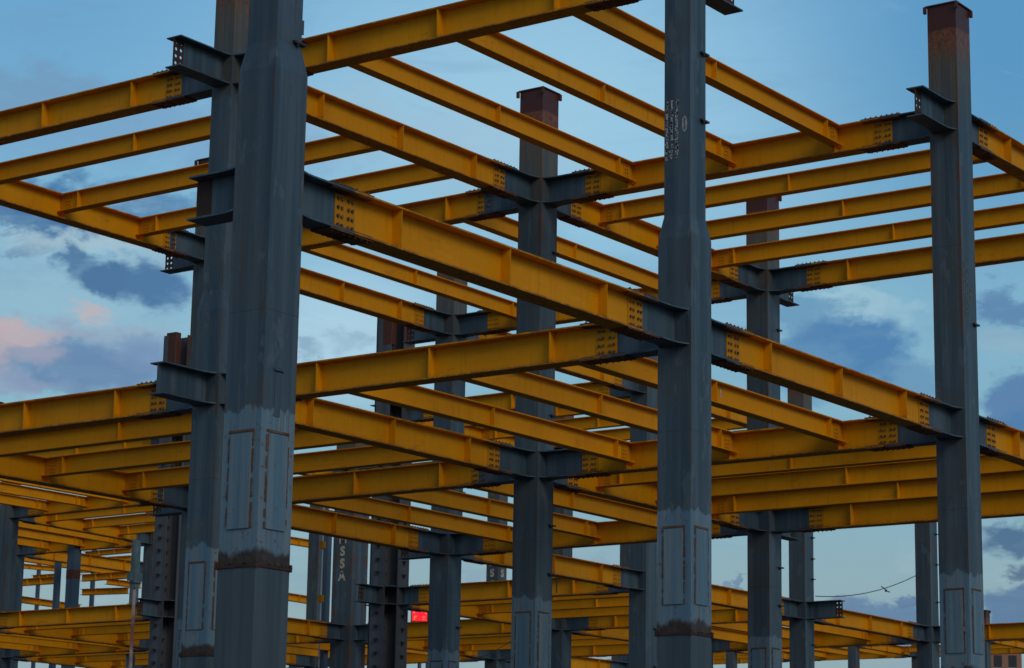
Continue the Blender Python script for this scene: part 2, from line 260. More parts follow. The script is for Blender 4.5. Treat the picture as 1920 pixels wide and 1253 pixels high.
# ------------------------------------------------------------------ mesh helpers
class MB:
    def __init__(s): s.v = []; s.f = []
    def box(s, a, b):
        (x0, y0, z0), (x1, y1, z1) = a, b; k = len(s.v)
        s.v += [(x0, y0, z0), (x1, y0, z0), (x1, y1, z0), (x0, y1, z0), (x0, y0, z1), (x1, y0, z1), (x1, y1, z1), (x0, y1, z1)]
        s.f += [tuple(k + i for i in q) for q in ((0, 3, 2, 1), (4, 5, 6, 7), (0, 1, 5, 4), (1, 2, 6, 5), (2, 3, 7, 6), (3, 0, 4, 7))]
    def loft(s, rings, cap=True):
        k = len(s.v); n = len(rings[0])
        for r in rings: s.v += list(r)
        for i in range(len(rings) - 1):
            for j in range(n):
                a = k + i * n + j; b = k + i * n + (j + 1) % n; s.f.append((a, b, b + n, a + n))
        if cap: s.f.append(tuple(k + j for j in range(n - 1, -1, -1))); s.f.append(tuple(k + (len(rings) - 1) * n + j for j in range(n)))
    def cyl(s, a, b, r, n=6, r2=None):
        a, b = Vector(a), Vector(b); d = (b - a).normalized(); u = d.orthogonal().normalized(); w = d.cross(u); r2 = r if r2 is None else r2
        s.loft([[tuple(p + u * rr * math.cos(t * 2 * math.pi / n) + w * rr * math.sin(t * 2 * math.pi / n)) for t in range(n)] for p, rr in ((a, r), (b, r2))])
    def tube(s, pts, r, n=6):
        for a, b in zip(pts, pts[1:]): s.cyl(a, b, r, n)
    def mesh(s, name):
        m = bpy.data.meshes.new(name); m.from_pydata(s.v, [], s.f); m.update(); return m
CACHE = {}
def cached(key, name, fn, mt):
    if key not in CACHE:
        b = MB(); fn(b); m = b.mesh(name); m.materials.append(M[mt]); CACHE[key] = m
    return CACHE[key]
def part(name, mesh, parent=None, loc=(0, 0, 0), rz=0.0, label=None):
    o = bpy.data.objects.new(name, mesh); COL.objects.link(o); o.parent = parent; o.location = loc; o.rotation_euler = (0, 0, rz)
    if label: o['label'] = label
    return o
def one(name, fn, mt, parent=None, loc=(0, 0, 0), rz=0.0, label=None):
    b = MB(); fn(b); m = b.mesh(name); m.materials.append(M[mt]); return part(name, m, parent, loc, rz, label)
def tag(o, label, cat, group=None):
    o['label'] = label; o['category'] = cat
    if group: o['group'] = group
    return o
def thing(name, label, cat, loc=(0, 0, 0), rz=0.0, group=None):
    o = bpy.data.objects.new(name, None); o.empty_display_size = 0.3; COL.objects.link(o); o.location = loc; o.rotation_euler = (0, 0, rz); return tag(o, label, cat, group)

# ------------------------------------------------------------------ the grid, all sizes in metres
SU, SV = 11.297, 11.332
ZL = {'M': 9.556 + Z0, 'T': 16.495 + Z0}
H, B, TF, TW = 0.663, 0.205, 0.028, 0.014
ZTOP = 20.52
HW = 0.35
JOINT, OPEN = 1.69, 1.78
def isec(h, b, tf, tw):
    return [(-b, -h), (b, -h), (b, -h + tf), (tw / 2, -h + tf), (tw / 2, -tf), (b, -tf), (b, 0), (-b, 0), (-b, -tf), (-tw / 2, -tf), (-tw / 2, -h + tf), (-b, -h + tf)]
def ibeam(m, x0, x1, h=H, b=B, tf=TF, tw=TW):
    p = isec(h, b, tf, tw); k = len(m.v)
    for x in (x0, x1): m.v += [(x, y, z) for y, z in p]
    for j in range(12): m.f.append((k + j, k + 12 + j, k + 12 + (j + 1) % 12, k + (j + 1) % 12))
    for o, r in ((0, 1), (12, 0)):
        for q in ((0, 1, 2, 3, 10, 11), (3, 4, 9, 10), (4, 5, 6, 7, 8, 9)):
            q = q if r else q[::-1]; m.f.append(tuple(k + o + i for i in q))
# world offsets that follow what the photograph shows for single columns
NUDGE = {(2, 2): (0.12, -0.10), (1, 1): (-0.04, 0.06), (4, 4): (0.05, 0.05), (5, 6): (0.3, -0.1), (6, 5): (0, 0.25), (6, 4): (0, 0.25), (6, 6): (0.2, 0.8), (6, 2): (-0.2, 0.1)}
def lvz(lev, i): return ZL[lev] + (0.62 if i >= 12 else 0)
def cpos(i, j):
    n = NUDGE.get((i, j), (0, 0)); return Vector((i * SU + n[0], j * SV + n[1], 0))
DIRS = {'+U': 0.0, '+V': math.pi / 2, '-U': math.pi, '-V': -math.pi / 2}
TAPER = {(0, 0), (1, 0), (1, 1)}
CROSS = {(4, 3): 22.1, (4, 4): 22.15}
SHORT = {(6, 3): 12.2, (13, 5): 20.52}
WIDE = {(5, 4): 0.55}
def halfw(ij, lev):
    if ij in CROSS: return 0.68
    if ij in WIDE: return WIDE[ij]
    return 0.275 if (ij in TAPER and lev == 'T') else HW

def stub_mesh(hw, opened, reach=None):
    x1 = (reach or OPEN) if opened else JOINT - 0.006
    wx = x1 - 0.30 if opened else x1
    def fn(m):
        pl = [(hw, min(hw - 0.03, 0.31))]
        for t in (0.12, 0.25, 0.4, 0.6, 0.8, 1.0): pl.append((hw + 0.42 * t, B + (min(hw - 0.03, 0.31) - B) * (1 - t) ** 2.2))
        pl.append((x1, B))
        for z0, z1 in ((-TF, 0), (-H, -H + TF)):
            for (xa, ya), (xb, yb) in zip(pl, pl[1:]):
                pass
            k = len(m.v); n = len(pl)
            for z in (z0, z1): m.v += [(x, -y, z) for x, y in pl] + [(x, y, z) for x, y in reversed(pl)]
            N = 2 * n
            for j in range(N): m.f.append((k + j, k + (j + 1) % N, k + N + (j + 1) % N, k + N + j))
            for j in range(n - 1):
                a, b2, c2, d = j, j + 1, N - 2 - j, N - 1 - j
                m.f.append((k + a, k + d, k + c2, k + b2)); m.f.append((k + N + a, k + N + b2, k + N + c2, k + N + d))
        m.box((hw, -TW / 2, -H + TF), (wx, TW / 2, -TF))
    return cached(('stub', hw, opened, reach), 'beam_stub', fn, 'grey')
def holes_mesh():
    def fn(m):
        x0, x1, z0, z1 = OPEN - 0.30, OPEN - 0.01, -H + TF, -TF; nx, nz = 2, 4; cw, ch = (x1 - x0) / nx, (z1 - z0) / nz; r = 0.036; t = TW / 2
        sq = [(1, 0), (1, 1), (0, 1), (-1, 1), (-1, 0), (-1, -1), (0, -1), (1, -1)]
        for a in range(nx):
            for c in range(nz):
                cx, cz = x0 + (a + .5) * cw, z0 + (c + .5) * ch; k = len(m.v)
                for y in (-t, t):
                    m.v += [(cx + sx * cw / 2, y, cz + sz * ch / 2) for sx, sz in sq]
                    m.v += [(cx + r * math.cos(i * math.pi / 4), y, cz + r * math.sin(i * math.pi / 4)) for i in range(8)]
                for i in range(8):
                    j = (i + 1) % 8
                    m.f.append((k + i, k + j, k + 8 + j, k + 8 + i)); m.f.append((k + 16 + i, k + 24 + i, k + 24 + j, k + 16 + j)); m.f.append((k + 8 + i, k + 8 + j, k + 24 + j, k + 24 + i))
        m.box((x1, -t, z0), (x1 + 0.01, t, z1))
    return cached('holes', 'bolt_hole_end', fn, 'rustdark')

GIRD = []      # (axis, i, j, level)
def gl(ax, lev, *ij): GIRD.extend((ax, i, j, lev) for i, j in ij)
gl('U', 'M', (0, 0), (1, 0), (1, 1), (2, 1), (1, 2), (2, 2), (3, 2), (4, 2), (5, 2), (5, 3), (4, 4), (5, 4), (4, 5), (5, 5), (5, 6), (2, 0), (4, 3), (6, 4))
gl('V', 'M', (1, 0), (1, 1), (2, 0), (2, 1), (3, 0), (3, 1), (4, 2), (4, 4), (5, 2), (5, 3), (5, 4), (5, 5), (6, 1), (6, 2), (6, 3), (6, 4), (6, 5))
gl('U', 'T', (2, 0), (1, 1), (2, 1), (1, 2), (2, 2), (3, 2), (4, 2), (4, 3), (4, 4), (4, 5), (5, 6), (6, 7))
gl('V', 'T', (1, 0), (1, 1), (2, 0), (2, 1), (3, 0), (3, 1), (4, 2), (5, 2), (5, 3), (5, 5), (4, 4), (6, 6))
gl('V', 'T', *[(13, j) for j in range(4, 9)], (14, 5), (14, 6), (14, 7))
gl('U', 'T', (13, 5), (13, 6), (13, 7), (13, 8))
BAYS = [('M', b) for b in ((1, 0), (2, 0), (1, 1), (2, 1), (4, 2), (5, 2), (5, 3), (4, 4), (5, 4), (5, 5), (4, 5))] + \
       [('T', b) for b in ((1, 0), (2, 0), (1, 1), (2, 1), (4, 2), (5, 5), (4, 5), (4, 4), (5, 6), (13, 5), (13, 6), (13, 7))]
SKIPBAY = set()
OPENS = [((0, 0), '+V', 'M'), ((1, 1), '-U', 'M'), ((1, 1), '-U', 'T'), ((1, 0), '+U', 'T'), ((2, 0), '-U', 'T'), ((3, 1), '+U', 'M'), ((3, 1), '+U', 'T'),
         ((2, 2), '+V', 'M'), ((2, 2), '+V', 'T'), ((3, 2), '+V', 'M'), ((3, 2), '+V', 'T'), ((4, 3), '-U', 'M'), ((4, 4), '-U', 'M'), ((5, 2), '-V', 'M'), ((6, 6), '-U', 'M')]
# names a viewer can find: adjective used in every label that refers to a column
NICK = {(0, 0): 'largest', (1, 0): 'chalk-marked', (2, 0): 'tall right-hand', (3, 0): 'off-frame right', (1, 1): 'half-hidden tall', (2, 1): 'rusty-capped middle',
        (3, 1): 'right-of-centre', (2, 2): 'open-stub left', (3, 2): 'left-of-centre', (4, 2): 'slim centre', (5, 2): 'lug-edged', (6, 2): 'slim far-right', (6, 1): 'off-frame far-right', (4, 3): 'studded centre',
        (4, 4): 'studded left', (5, 3): 'low dark', (6, 3): 'stubby', (5, 4): 'wide lettered', (6, 4): 'small lettered', (6, 5): 'slim blue', (1, 2): 'off-frame left',
        (5, 5): 'low left', (5, 6): 'left-edge', (4, 5): 'off-frame low left', (6, 6): 'teal-post', (6, 7): 'small left-edge', (7, 7): 'small teal-side',
        (13, 4): 'off-frame distant', (13, 5): 'rust-topped distant', (13, 6): 'second distant', (13, 7): 'third distant', (13, 8): 'fourth distant', (13, 9): 'fifth distant',
        (14, 5): 'rear first distant', (14, 6): 'rear second distant', (14, 7): 'rear third distant', (14, 8): 'rear fourth distant'}
LEVN = {'M': 'lower', 'T': 'upper'}
def nick(ij): return NICK.get(ij, 'distant')
KEYS = {}
LAB = {('C', k): v for k, v in {
    (0, 0): 'largest grey-blue steel column, left of centre, with pale patched band and access plates',
    (1, 0): 'grey steel column with white hand-stencilled lines near its top, right of centre',
    (2, 0): 'tall grey steel column at right, rusty capped top above an empty stub',
    (3, 0): 'grey steel column just beyond the right edge carrying the outermost girders',
    (1, 1): 'tall grey column half hidden behind the largest column, empty stubs pointing left',
    (2, 1): 'grey steel column in the middle with a dark red rusty capped top',
    (3, 1): 'grey column between the chalk-marked and tall right-hand columns, rusty top behind beams',
    (2, 2): 'dark grey column mostly hidden left of the largest one, with two open stubs',
    (3, 2): 'grey column just left of the rusty-capped middle one, its top hidden by girders',
    (4, 2): 'slim grey column close on the left of the chalk-marked column, low down',
    (5, 2): 'slim grey column edged with small lugs, its open stub pointing right',
    (6, 2): 'slim grey column tight against the left of the tall right-hand column',
    (4, 3): 'cross-shaped grey column covered in small brackets, between the lettered and left-of-centre columns',
    (4, 4): 'cross-shaped column covered in small brackets, left of the largest column',
    (5, 3): 'dark column low down just right of the rusty-capped middle column',
    (6, 3): 'short column end hardly showing right of the chalk-marked column at the bottom',
    (5, 4): 'wide grey column painted with large cream letters one above another',
    (6, 4): 'distant column with small cream letters on both visible faces',
    (6, 5): 'slim blue-grey column right of the largest one, beside a white mast',
    (1, 2): 'grey steel column just beyond the left edge carrying the two long left girders',
    (5, 6): 'dark grey column standing at the left edge under the lower beams',
    (5, 5): 'dim column low at left behind the studded left column',
    (4, 5): 'grey column cut by the left edge in front of the left-edge column',
    (6, 6): 'dark narrow column right behind the pale teal round post',
    (6, 7): 'small dim column peeping right of the left-edge column',
    (7, 7): 'small dim column in the gap right of the pale teal round post',
    (6, 1): 'grey column beyond the right edge, behind the off-frame right one',
    (13, 4): 'distant grey column beyond the right edge at the bottom',
    (13, 5): 'distant column with a rust-brown top just right of the tall right-hand column',
    (13, 6): 'distant column at the bottom edge between lug-edged and slim far-right columns',
    (13, 7): 'distant column at the bottom edge between chalk-marked and right-of-centre columns',
    (13, 8): 'distant column at the bottom edge left of the slim centre column',
    (13, 9): 'distant column at the bottom edge just left of the rusty-capped middle column',
    (14, 5): 'rear distant column low in the right corner by the brick building',
    (14, 6): 'rear distant column at the bottom edge just left of the slim far-right one',
    (14, 7): 'rear distant column at the bottom edge left of the lug-edged column',
    (14, 8): 'rear distant column at the bottom edge right of the low dark column'}.items()}
DROP = {('J', 'T', 2, 1, 2), ('J', 'T', 4, 4, 1), ('J', 'T', 4, 4, 3), ('J', 'T', 13, 5, 1), ('J', 'T', 13, 5, 2), ('G', 'V', 6, 5, 'M'), ('C', (6, 1)), ('G', 'U', 4, 5, 'T')}

ends = {}
for ax, i, j, lev in GIRD:
    for s in (0, 1):
        ij = (i + (s if ax == 'U' else 0), j + (s if ax == 'V' else 0))
        ends.setdefault(ij, set()).add((('+' if s == 0 else '-') + ax, lev))
opens = {}
for ij, d, lev in OPENS: opens.setdefault(ij, set()).add((d, lev))

# ------------------------------------------------------------------ columns
def sq(w, z): return [(-w, -w, z), (w, -w, z), (w, w, z), (-w, w, z)]
def shaft_mesh(ij, top):
    def plain(m):
        if ij in TAPER: m.loft([sq(HW, 0), sq(HW, 12.62), sq(0.275, 13.04), sq(0.275, top)])
        else: w = WIDE.get(ij, HW); m.loft([sq(w, 0), sq(w, top)])
    return cached(('shaft', ij in TAPER, WIDE.get(ij), top), 'shaft', plain, 'shaft')
LUGS = {(2, 1): (8.29, 9.48, 12.21, 14.37, 16.35), (3, 1): (8.56, 9.63, 12.4, 16.49), (5, 2): (9.63, 12.16, 12.95, 13.77, 14.6), (4, 2): (8.0, 9.3, 13.0), (3, 2): (8.4, 12.6, 14.2), (2, 0): (13.2,), (1, 0): (14.9, 16.2), (6, 2): (12.3, 13.9, 15.2), (0, 0): (13.1,)}
def hash_(ij): return ij[0] * 31 + ij[1] * 7
def column(ij):
    p = cpos(*ij)
    key = ('C', ij)
    if key in DROP: return
    far = ij[0] >= 12
    t = thing('steel_column', LAB.get(key, 'grey steel box column, the %s one' % nick(ij)), 'column', p, group='steel columns of the frame'); KEYS[t.name] = key
    if ij in CROSS: top = CROSS[ij]; cross_shaft(t, top)
    else:
        top = SHORT.get(ij, ZTOP); w = WIDE.get(ij, HW)
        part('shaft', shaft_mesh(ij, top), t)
        if not far:
            def collar(m):
                for a in range(4):
                    c_, s_ = (1, 0, -1, 0)[a], (0, 1, 0, -1)[a]
                    y0, y1 = w, w + 0.018
                    if c_: m.box((-w - 0.018, y0 * c_ if c_ > 0 else -y1, 5.435), (w + 0.018, y1 * c_ if c_ > 0 else -y0, 5.47))
                    else: m.box((y0 * s_ if s_ > 0 else -y1, -w, 5.435), (y1 * s_ if s_ > 0 else -y0, w, 5.47))
                rr = random.Random(3)
                for q in range(14):
                    a = rr.uniform(-w, w); h_ = rr.uniform(0.01, 0.04)
                    m.box((a, -w - 0.014, 5.47), (a + 0.05, -w, 5.47 + h_)) if q % 2 else m.box((-w - 0.014, a, 5.47), (-w, a + 0.05, 5.47 + h_))
                for sx, sy in ((-1, -1), (1, -1), (-1, 1)): m.box((sx * (w + .005) - .022, sy * (w + .005) - .022, 5.42), (sx * (w + .005) + .022, sy * (w + .005) + .022, 5.52))
            part('splice_collar', cached(('collar', w), 'splice_collar', collar, 'rustdark'), t)
            for k in range(4 if near(p, 70) else 2):
                rz = (0, -math.pi / 2, math.pi / 2, math.pi)[k]
                ap = part('access_plate', cached(('ap', w), 'access_plate', lambda m: m.box((-0.20, -w - 0.022, 5.97), (0.20, -w - 0.002, 7.30)), 'pale'), t, rz=rz)
                def bead(m):
                    y0, y1 = -w - 0.014, -w - 0.001; rr = random.Random(hash_(ij) + k)
                    for xx in (-0.235, 0.205):
                        z = 5.97
                        while z < 7.3:
                            d = rr.uniform(0.04, 0.10)
                            if rr.random() < 0.78: m.box((xx + rr.uniform(-.006, .006), y0 + rr.uniform(-.004, .004), z), (xx + 0.026 + rr.uniform(-.006, .010), y1, min(z + d, 7.32)))
                            z += d
                    m.box((-0.235, y0, 7.32), (0.231, y1, 7.355))
                part('weld_bead', cached(('bead', w, ij, k), 'weld_bead', bead, 'weld'), ap)
        if top == ZTOP:
            def cap(m):
                q = HW + 0.035
                m.box((-q, -q, ZTOP), (q, q, ZTOP + 0.03))
                for sx, sy in ((-1, 1), (1, -1), (-1, -1)): m.box((sx * q - 0.05, sy * q - 0.03, ZTOP - 0.16), (sx * q + 0.02, sy * q + 0.03, ZTOP - 0.002))
            def cap2(m):
                q = 0.34; m.box((-q, -q, ZTOP), (q, q, ZTOP + 0.03))
            part('cap_plate', cached(('cap', ij in TAPER), 'cap_plate', cap2 if ij in TAPER else cap, 'rustred'), t)
        for z in LUGS.get(ij, ()):
            hw_ = 0.275 if (ij in TAPER and z > 13) else w
            part('lug', cached(('lug', hw_), 'lug', lambda m: (m.box((hw_ - 0.20, -hw_ - 0.055, -0.018), (hw_ + 0.055, -hw_, 0.018)), m.box((hw_, -hw_, -0.018), (hw_ + 0.055, -hw_ + 0.12, 0.018)), m.box((hw_ - .14, -hw_ - 0.05, -0.06), (hw_ - .11, -hw_, -0.018))), 'boltd'), t, (0, 0, z))
    base = cached(('base', ij in CROSS), 'base_plate', lambda m: m.box((-0.85, -0.85, 0.0), (0.85, 0.85, 0.06)) if ij in CROSS else m.box((-0.55, -0.55, 0.0), (0.55, 0.55, 0.05)), 'rust')
    part('base_plate', base, t)
    for lev in 'MT':
        z = lvz(lev, ij[0]); hw_ = halfw(ij, lev)
        if ij in SHORT and z > SHORT[ij]: continue
        for d, l in sorted(ends.get(ij, ())):
            if l == lev: part('beam_stub', stub_mesh(hw_, False), t, (0, 0, z), DIRS[d])
        for d, l in sorted(opens.get(ij, ())):
            if l == lev:
                rch = 1.40 if (ij, d, lev) == ((0, 0), '+V', 'M') else None; OE = rch or OPEN
                s = part('beam_stub', stub_mesh(hw_, True, rch), t, (0, 0, z), DIRS[d])
                if (ij, d) in (((0, 0), '+V'), ((1, 1), '-U')) and lev == 'M': part('web_end', cached(('webend', ij), 'web_end', lambda m: m.box((OE - 0.30, -TW / 2, -H + TF), (OE, TW / 2, -TF)), 'rustdark' if ij == (0, 0) else 'grey'), s)
                else: part('bolt_hole_end', holes_mesh(), s)
    return t
def near(p, d): return (p - Vector((-24.57, -22.2, 0))).length < d
def cross_shaft(t, top):
    def fn(m):
        a, w = 0.68, 0.335
        m.box((-a + .03, -0.015, 0), (a - .03, 0.015, top)); m.box((-0.015, -a + .03, 0), (0.015, -0.015, top)); m.box((-0.015, 0.015, 0), (0.015, a - .03, top))
        for s in (-1, 1):
            x0, x1 = sorted((s * a, s * (a - .03)))
            m.box((x0, -w, 0), (x1, w, top)); m.box((-w, x0, 0), (w, x1, top))
    part('shaft', cached(('cross', top), 'cross_shaft', fn, 'studgrey'), t)
    def tipf(m):
        a, w = 0.68, 0.335
        m.box((-a - 0.012, -w - .01, top - 1.6), (-a - 0.003, w * 0.2, top)); m.box((-w, -a - 0.012, top - 1.6), (w * .3, -a - .003, top))
        m.box((-a + 0.05, -w + .05, top - 1.6), (-a + 0.35, w - .1, top + 0.12))
    part('rusty_top', one('rusty_top', tipf, 'rustred').data, t) if False else one('rusty_top', tipf, 'rustred', t)
    def dia(m):
        for z in (ZL['M'], ZL['M'] - H, ZL['T'], ZL['T'] - H):
            for sx in (-1, 1):
                for sy in (-1, 1):
                    xs = sorted((sx * 0.016, sx * 0.645)); ys = sorted((sy * 0.016, sy * 0.645)); m.box((xs[0], ys[0], z - 0.015), (xs[1], ys[1], z + 0.015))
    part('stiffener', cached('dia', 'stiffener', dia, 'grey'), t)
    st = cached('stud', 'stud', lambda m: (m.box((-0.07, -0.11, -0.02), (0.07, 0, 0.03)), m.box((-0.03, -0.07, -0.10), (0.03, 0, -0.02))), 'dark')
    z = 8.2
    while z < 20.2:
        if not any(zz - H - 0.15 < z < zz + 0.1 for zz in ZL.values()):
            part('stud', st, t, (0, -0.68, z)); part('stud', st, t, (-0.68, 0, z + 0.1), -math.pi / 2); part('stud', st, t, (-0.36, -0.015, z + .05))
        z += 0.5

# ------------------------------------------------------------------ girders
def bolt_xs(): return [JOINT + d for d in (-0.185, -0.095, 0.055, 0.145)]
BZ = [-0.13 - k * 0.135 for k in range(4)]
def web_plate_box(m): m.box((JOINT - 0.245, -TW / 2 - 0.013, -0.60), (JOINT + 0.225, -TW / 2 - 0.001, -0.065))
def flange_plate_box(m, x0=1.16, x1=2.16):
    m.box((x0, -0.20, 0), (JOINT - 0.02, 0.20, 0.024)); m.box((JOINT + 0.02, -0.185, 0), (x1, 0.20, 0.024)); m.box((JOINT - 0.02, -0.19, 0), (JOINT + 0.02, 0.19, 0.012))
FX = [1.24 + k * 0.135 for k in range(7)]
BOLTW = lambda: cached('boltw', 'bolt', lambda m: m.cyl((0, -0.048, 0), (0, 0.048, 0), 0.027, 6), 'bolty')
BOLTF = lambda: cached('boltf', 'bolt', lambda m: (m.cyl((0, 0, 0), (0, 0, 0.042), 0.015, 6), m.cyl((0, 0, 0.0), (0, 0, 0.022), 0.028, 6)), 'boltr')
def girder(ax, i, j, lev):
    key = ('G', ax, i, j, lev)
    if key in DROP: return
    a, b = (i, j), (i + (ax == 'U'), j + (ax == 'V')); pa, pb = cpos(*a), cpos(*b); d = pb - pa; L = d.length; ang = math.atan2(d.y, d.x)
    lab = LAB.get(key, 'yellow %s girder from the %s column to the %s column' % (LEVN[lev], nick(a), nick(b)))
    t = thing('steel_girder', lab, 'girder', (pa.x, pa.y, lvz(lev, i)), ang, 'yellow main girders between columns'); KEYS[t.name] = key
    mid = (pa + pb) / 2; nr = near(mid, 66); Lr = round(L, 2)
    part('beam_body', cached(('gb', Lr), 'beam_body', lambda m: ibeam(m, JOINT + 0.006, L - JOINT - 0.006), 'yellow'), t)
    st = cached('stiff', 'stiffener', lambda m: (m.box((-0.008, TW / 2, -H + TF), (0.008, B - 0.012, -TF)), m.box((-0.008, -B + 0.012, -H + TF), (0.008, -TW / 2, -TF))), 'yellow')
    for q in (0.25, 0.5, 0.75): part('stiffener', st, t, (L * q, 0, 0))
    for e in (0, 1):
        loc, rz = ((0, 0, 0), 0) if e == 0 else ((L, 0, 0), math.pi)
        for side in (0, 1):
            # each splice has a plate on both faces of the web
            rr, ll = (rz, loc) if side == 0 else (rz, loc)
            def wp(m, side=side):
                if side == 0: web_plate_box(m)
                else: m.box((JOINT - 0.245, TW / 2 + 0.001, -0.60), (JOINT + 0.225, TW / 2 + 0.013, -0.065))
                if not nr and side == 0:
                    for x in bolt_xs():
                        for z in BZ: m.cyl((x, -0.045, z), (x, 0.045, z), 0.027, 6)
            pl = part('web_splice_plate', cached(('wp', side, nr), 'web_splice_plate', wp, 'yellow_plate'), t, ll, rr)
            if nr and side == 0:
                for x in bolt_xs():
                    for z in BZ: part('bolt', BOLTW(), pl, (x, 0, z))
        for tb in (0, 1):
            def fp(m, tb=tb):
                b2 = MB(); flange_plate_box(b2)
                if not nr:
                    for x in FX:
                        for y in (-0.15, 0.15): b2.cyl((x, y, 0.0), (x, y, 0.055 if tb == 0 else 0.04), 0.022, 6)
                k = len(m.v); m.v += [(x, y, z + 0.001 if tb == 0 else -H - 0.001 - z) for x, y, z in b2.v]; m.f += [tuple(k + q for q in (f if tb == 0 else f[::-1])) for f in b2.f]
                # inner splice strips under the flange, either side of the web
                for y0, y1 in ((-0.19, -0.05), (0.05, 0.19)):
                    z0, z1 = (-TF - 0.020, -TF - 0.001) if tb == 0 else (-H + TF + 0.001, -H + TF + 0.020)
                    m.box((1.18, y0, z0), (2.14, y1, z1))
            pl = part('flange_splice_plate', cached(('fp', tb, nr), 'flange_splice_plate', fp, 'rust'), t, loc, rz)
            if nr:
                for x in FX:
                    for y in (-0.15, 0.15):
                        o = part('bolt', BOLTF(), pl, (x, y, 0.022 if tb == 0 else -H - 0.008))
                        if tb: o.rotation_euler = (math.pi, 0, 0)
    return t
JH, JB, JT, JW = 0.47, 0.14, 0.022, 0.012
def joist(lev, i, j, k, L, ax, pos, ang, label):
    key = ('J', lev, i, j, k)
    if key in DROP: return
    t = thing('floor_joist', LAB.get(key, label), 'joist', pos, ang, 'yellow joists between girders'); KEYS[t.name] = key
    Lr = round(L, 2)
    def body(m):
        ibeam(m, B + 0.005, L - B - 0.005, JH, JB, JT, JW)
        for x0, x1 in ((0.03, B + 0.005), (L - B - 0.005, L - 0.03)): m.box((x0, -JB, -JH), (x1, JB, -JH + JT))
    part('beam_body', cached(('jb', Lr), 'beam_body', body, 'yellow'), t)
    st = cached('jst', 'stiffener', lambda m: (m.box((-0.008, JW / 2, -JH + JT), (0.008, JB - 0.006, -JT)), m.box((-0.008, -JB + 0.006, -JH + JT), (0.008, -JW / 2, -JT))), 'yellow')
    for q in (0.75, L / 2, L - 0.75): part('stiffener', st, t, (q, 0, 0))
    def ep(m):
        m.box((0.012, -JW / 2 - 0.013, -JH + 0.05), (0.42, -JW / 2 - 0.001, -0.05)); m.box((0.012, JW / 2 + 0.001, -JH + 0.05), (0.42, JW / 2 + 0.013, -0.05))
        for x in (0.27, 0.36):
            for z in range(4): m.cyl((x, -0.042, -0.10 - z * 0.09), (x, 0.042, -0.10 - z * 0.09), 0.021, 6)
    e = cached('jep', 'end_plate', ep, 'yellow_plate')
    part('end_plate', e, t); part('end_plate', e, t, (L, 0, 0), math.pi)
def bay(lev, i, j):
    udir = (i + j) % 2 == 1
    ORD = ('nearest', 'middle', 'farthest') if False else ('first', 'middle', 'last')
    for k in (1, 2, 3):
        f = k / 4
        if udir: a = cpos(i, j).lerp(cpos(i, j + 1), f); b = cpos(i + 1, j).lerp(cpos(i + 1, j + 1), f)
        else: a = cpos(i, j).lerp(cpos(i + 1, j), f); b = cpos(i, j + 1).lerp(cpos(i + 1, j + 1), f)
        d = b - a
        which = ('nearest', 'middle', 'farthest')[k - 1]
        lab = '%s of three %s yellow joists between %s and %s columns' % (which, LEVN[lev], nick((i, j)), nick((i + 1, j + 1)))
        joist(lev, i, j, k, d.length, 'U' if udir else 'V', (a.x, a.y, lvz(lev, i) + 0.001), math.atan2(d.y, d.x), lab)

allc = sorted(set(ends) | set(opens))
for ij in allc: column(ij)
for gspec in GIRD: girder(*gspec)
for lev, (i, j) in BAYS:
    if (lev, (i, j)) not in SKIPBAY: bay(lev, i, j)
COLS = {(round(o.location.x, 2), round(o.location.y, 2)): o for o in COL.objects if o.name.startswith('steel_column')}
def colobj(ij): p = cpos(*ij); return COLS.get((round(p.x, 2), round(p.y, 2)))

# ------------------------------------------------------------------ marks on single columns
def scribble(m, cols, z0, z1, face, seed, w, r=0.006):
    """rows of small illegible painted characters running down a face ('U' = face looking to -X, 'V' = face looking to -Y)"""
    rr = random.Random(seed)
    def q(a, za, b, zb, t=0.012):
        d0, d1 = -w - 0.004, -w - 0.0015
        if face == 'U': m.box((d0, min(a, b) - t / 2, min(za, zb) - t / 2), (d1, max(a, b) + t / 2, max(za, zb) + t / 2))
        else: m.box((min(a, b) - t / 2, d0, min(za, zb) - t / 2), (max(a, b) + t / 2, d1, max(za, zb) + t / 2))
    for c0 in cols:
        z = z1 - rr.uniform(0, 0.12)
        while z > z0:
            hgt = rr.uniform(0.05, 0.10); x = c0 + rr.uniform(-0.008, 0.008)
            for _ in range(rr.randint(2, 4)):
                a = x + rr.uniform(-0.015, 0.012); b = z - rr.uniform(0, hgt)
                if rr.random() < 0.6: q(a, b, a + rr.uniform(-0.006, 0.006), b - rr.uniform(0.02, hgt), r * 2)
                else: q(a, b, a + rr.uniform(0.012, 0.03), b, r * 2)
            z -= hgt + rr.uniform(0.005, 0.03)
def oval(m, c, zc, w, face, ra=0.045, rz=0.13):
    for s in (1.0, 0.55):
        for k in range(18):
            t0, t1 = k * math.pi / 9, (k + 1) * math.pi / 9; a = c + ra * s * math.cos(t0); z = zc + rz * s * math.sin(t0); h = rz * s * 0.19
            if face == 'U': m.box((-w - 0.004, a - 0.010, z - h), (-w - 0.0015, a + 0.010, z + h))
            else: m.box((a - 0.010, -w - 0.004, z - h), (a + 0.010, -w - 0.0015, z + h))
cb = colobj((1, 0))
if cb: one('stencil_marks', lambda m: (scribble(m, (0.22, 0.11, 0.0), 14.15, 15.25, 'U', 4, 0.275, 0.013), oval(m, -0.16, 14.75, 0.275, 'U')), 'chalk', cb, label='chalky white hand-stencilled lines with an oval stamp')
cc = colobj((2, 0))
if cc: one('stencil_marks', lambda m: (scribble(m, (-0.25, -0.16, -0.07), 13.35, 14.6, 'V', 9, HW, 0.006), oval(m, 0.08, 13.85, HW, 'V')), 'faintchalk', cc, label='faded grey stencilled lines with an oval stamp')
ca = colobj((0, 0))
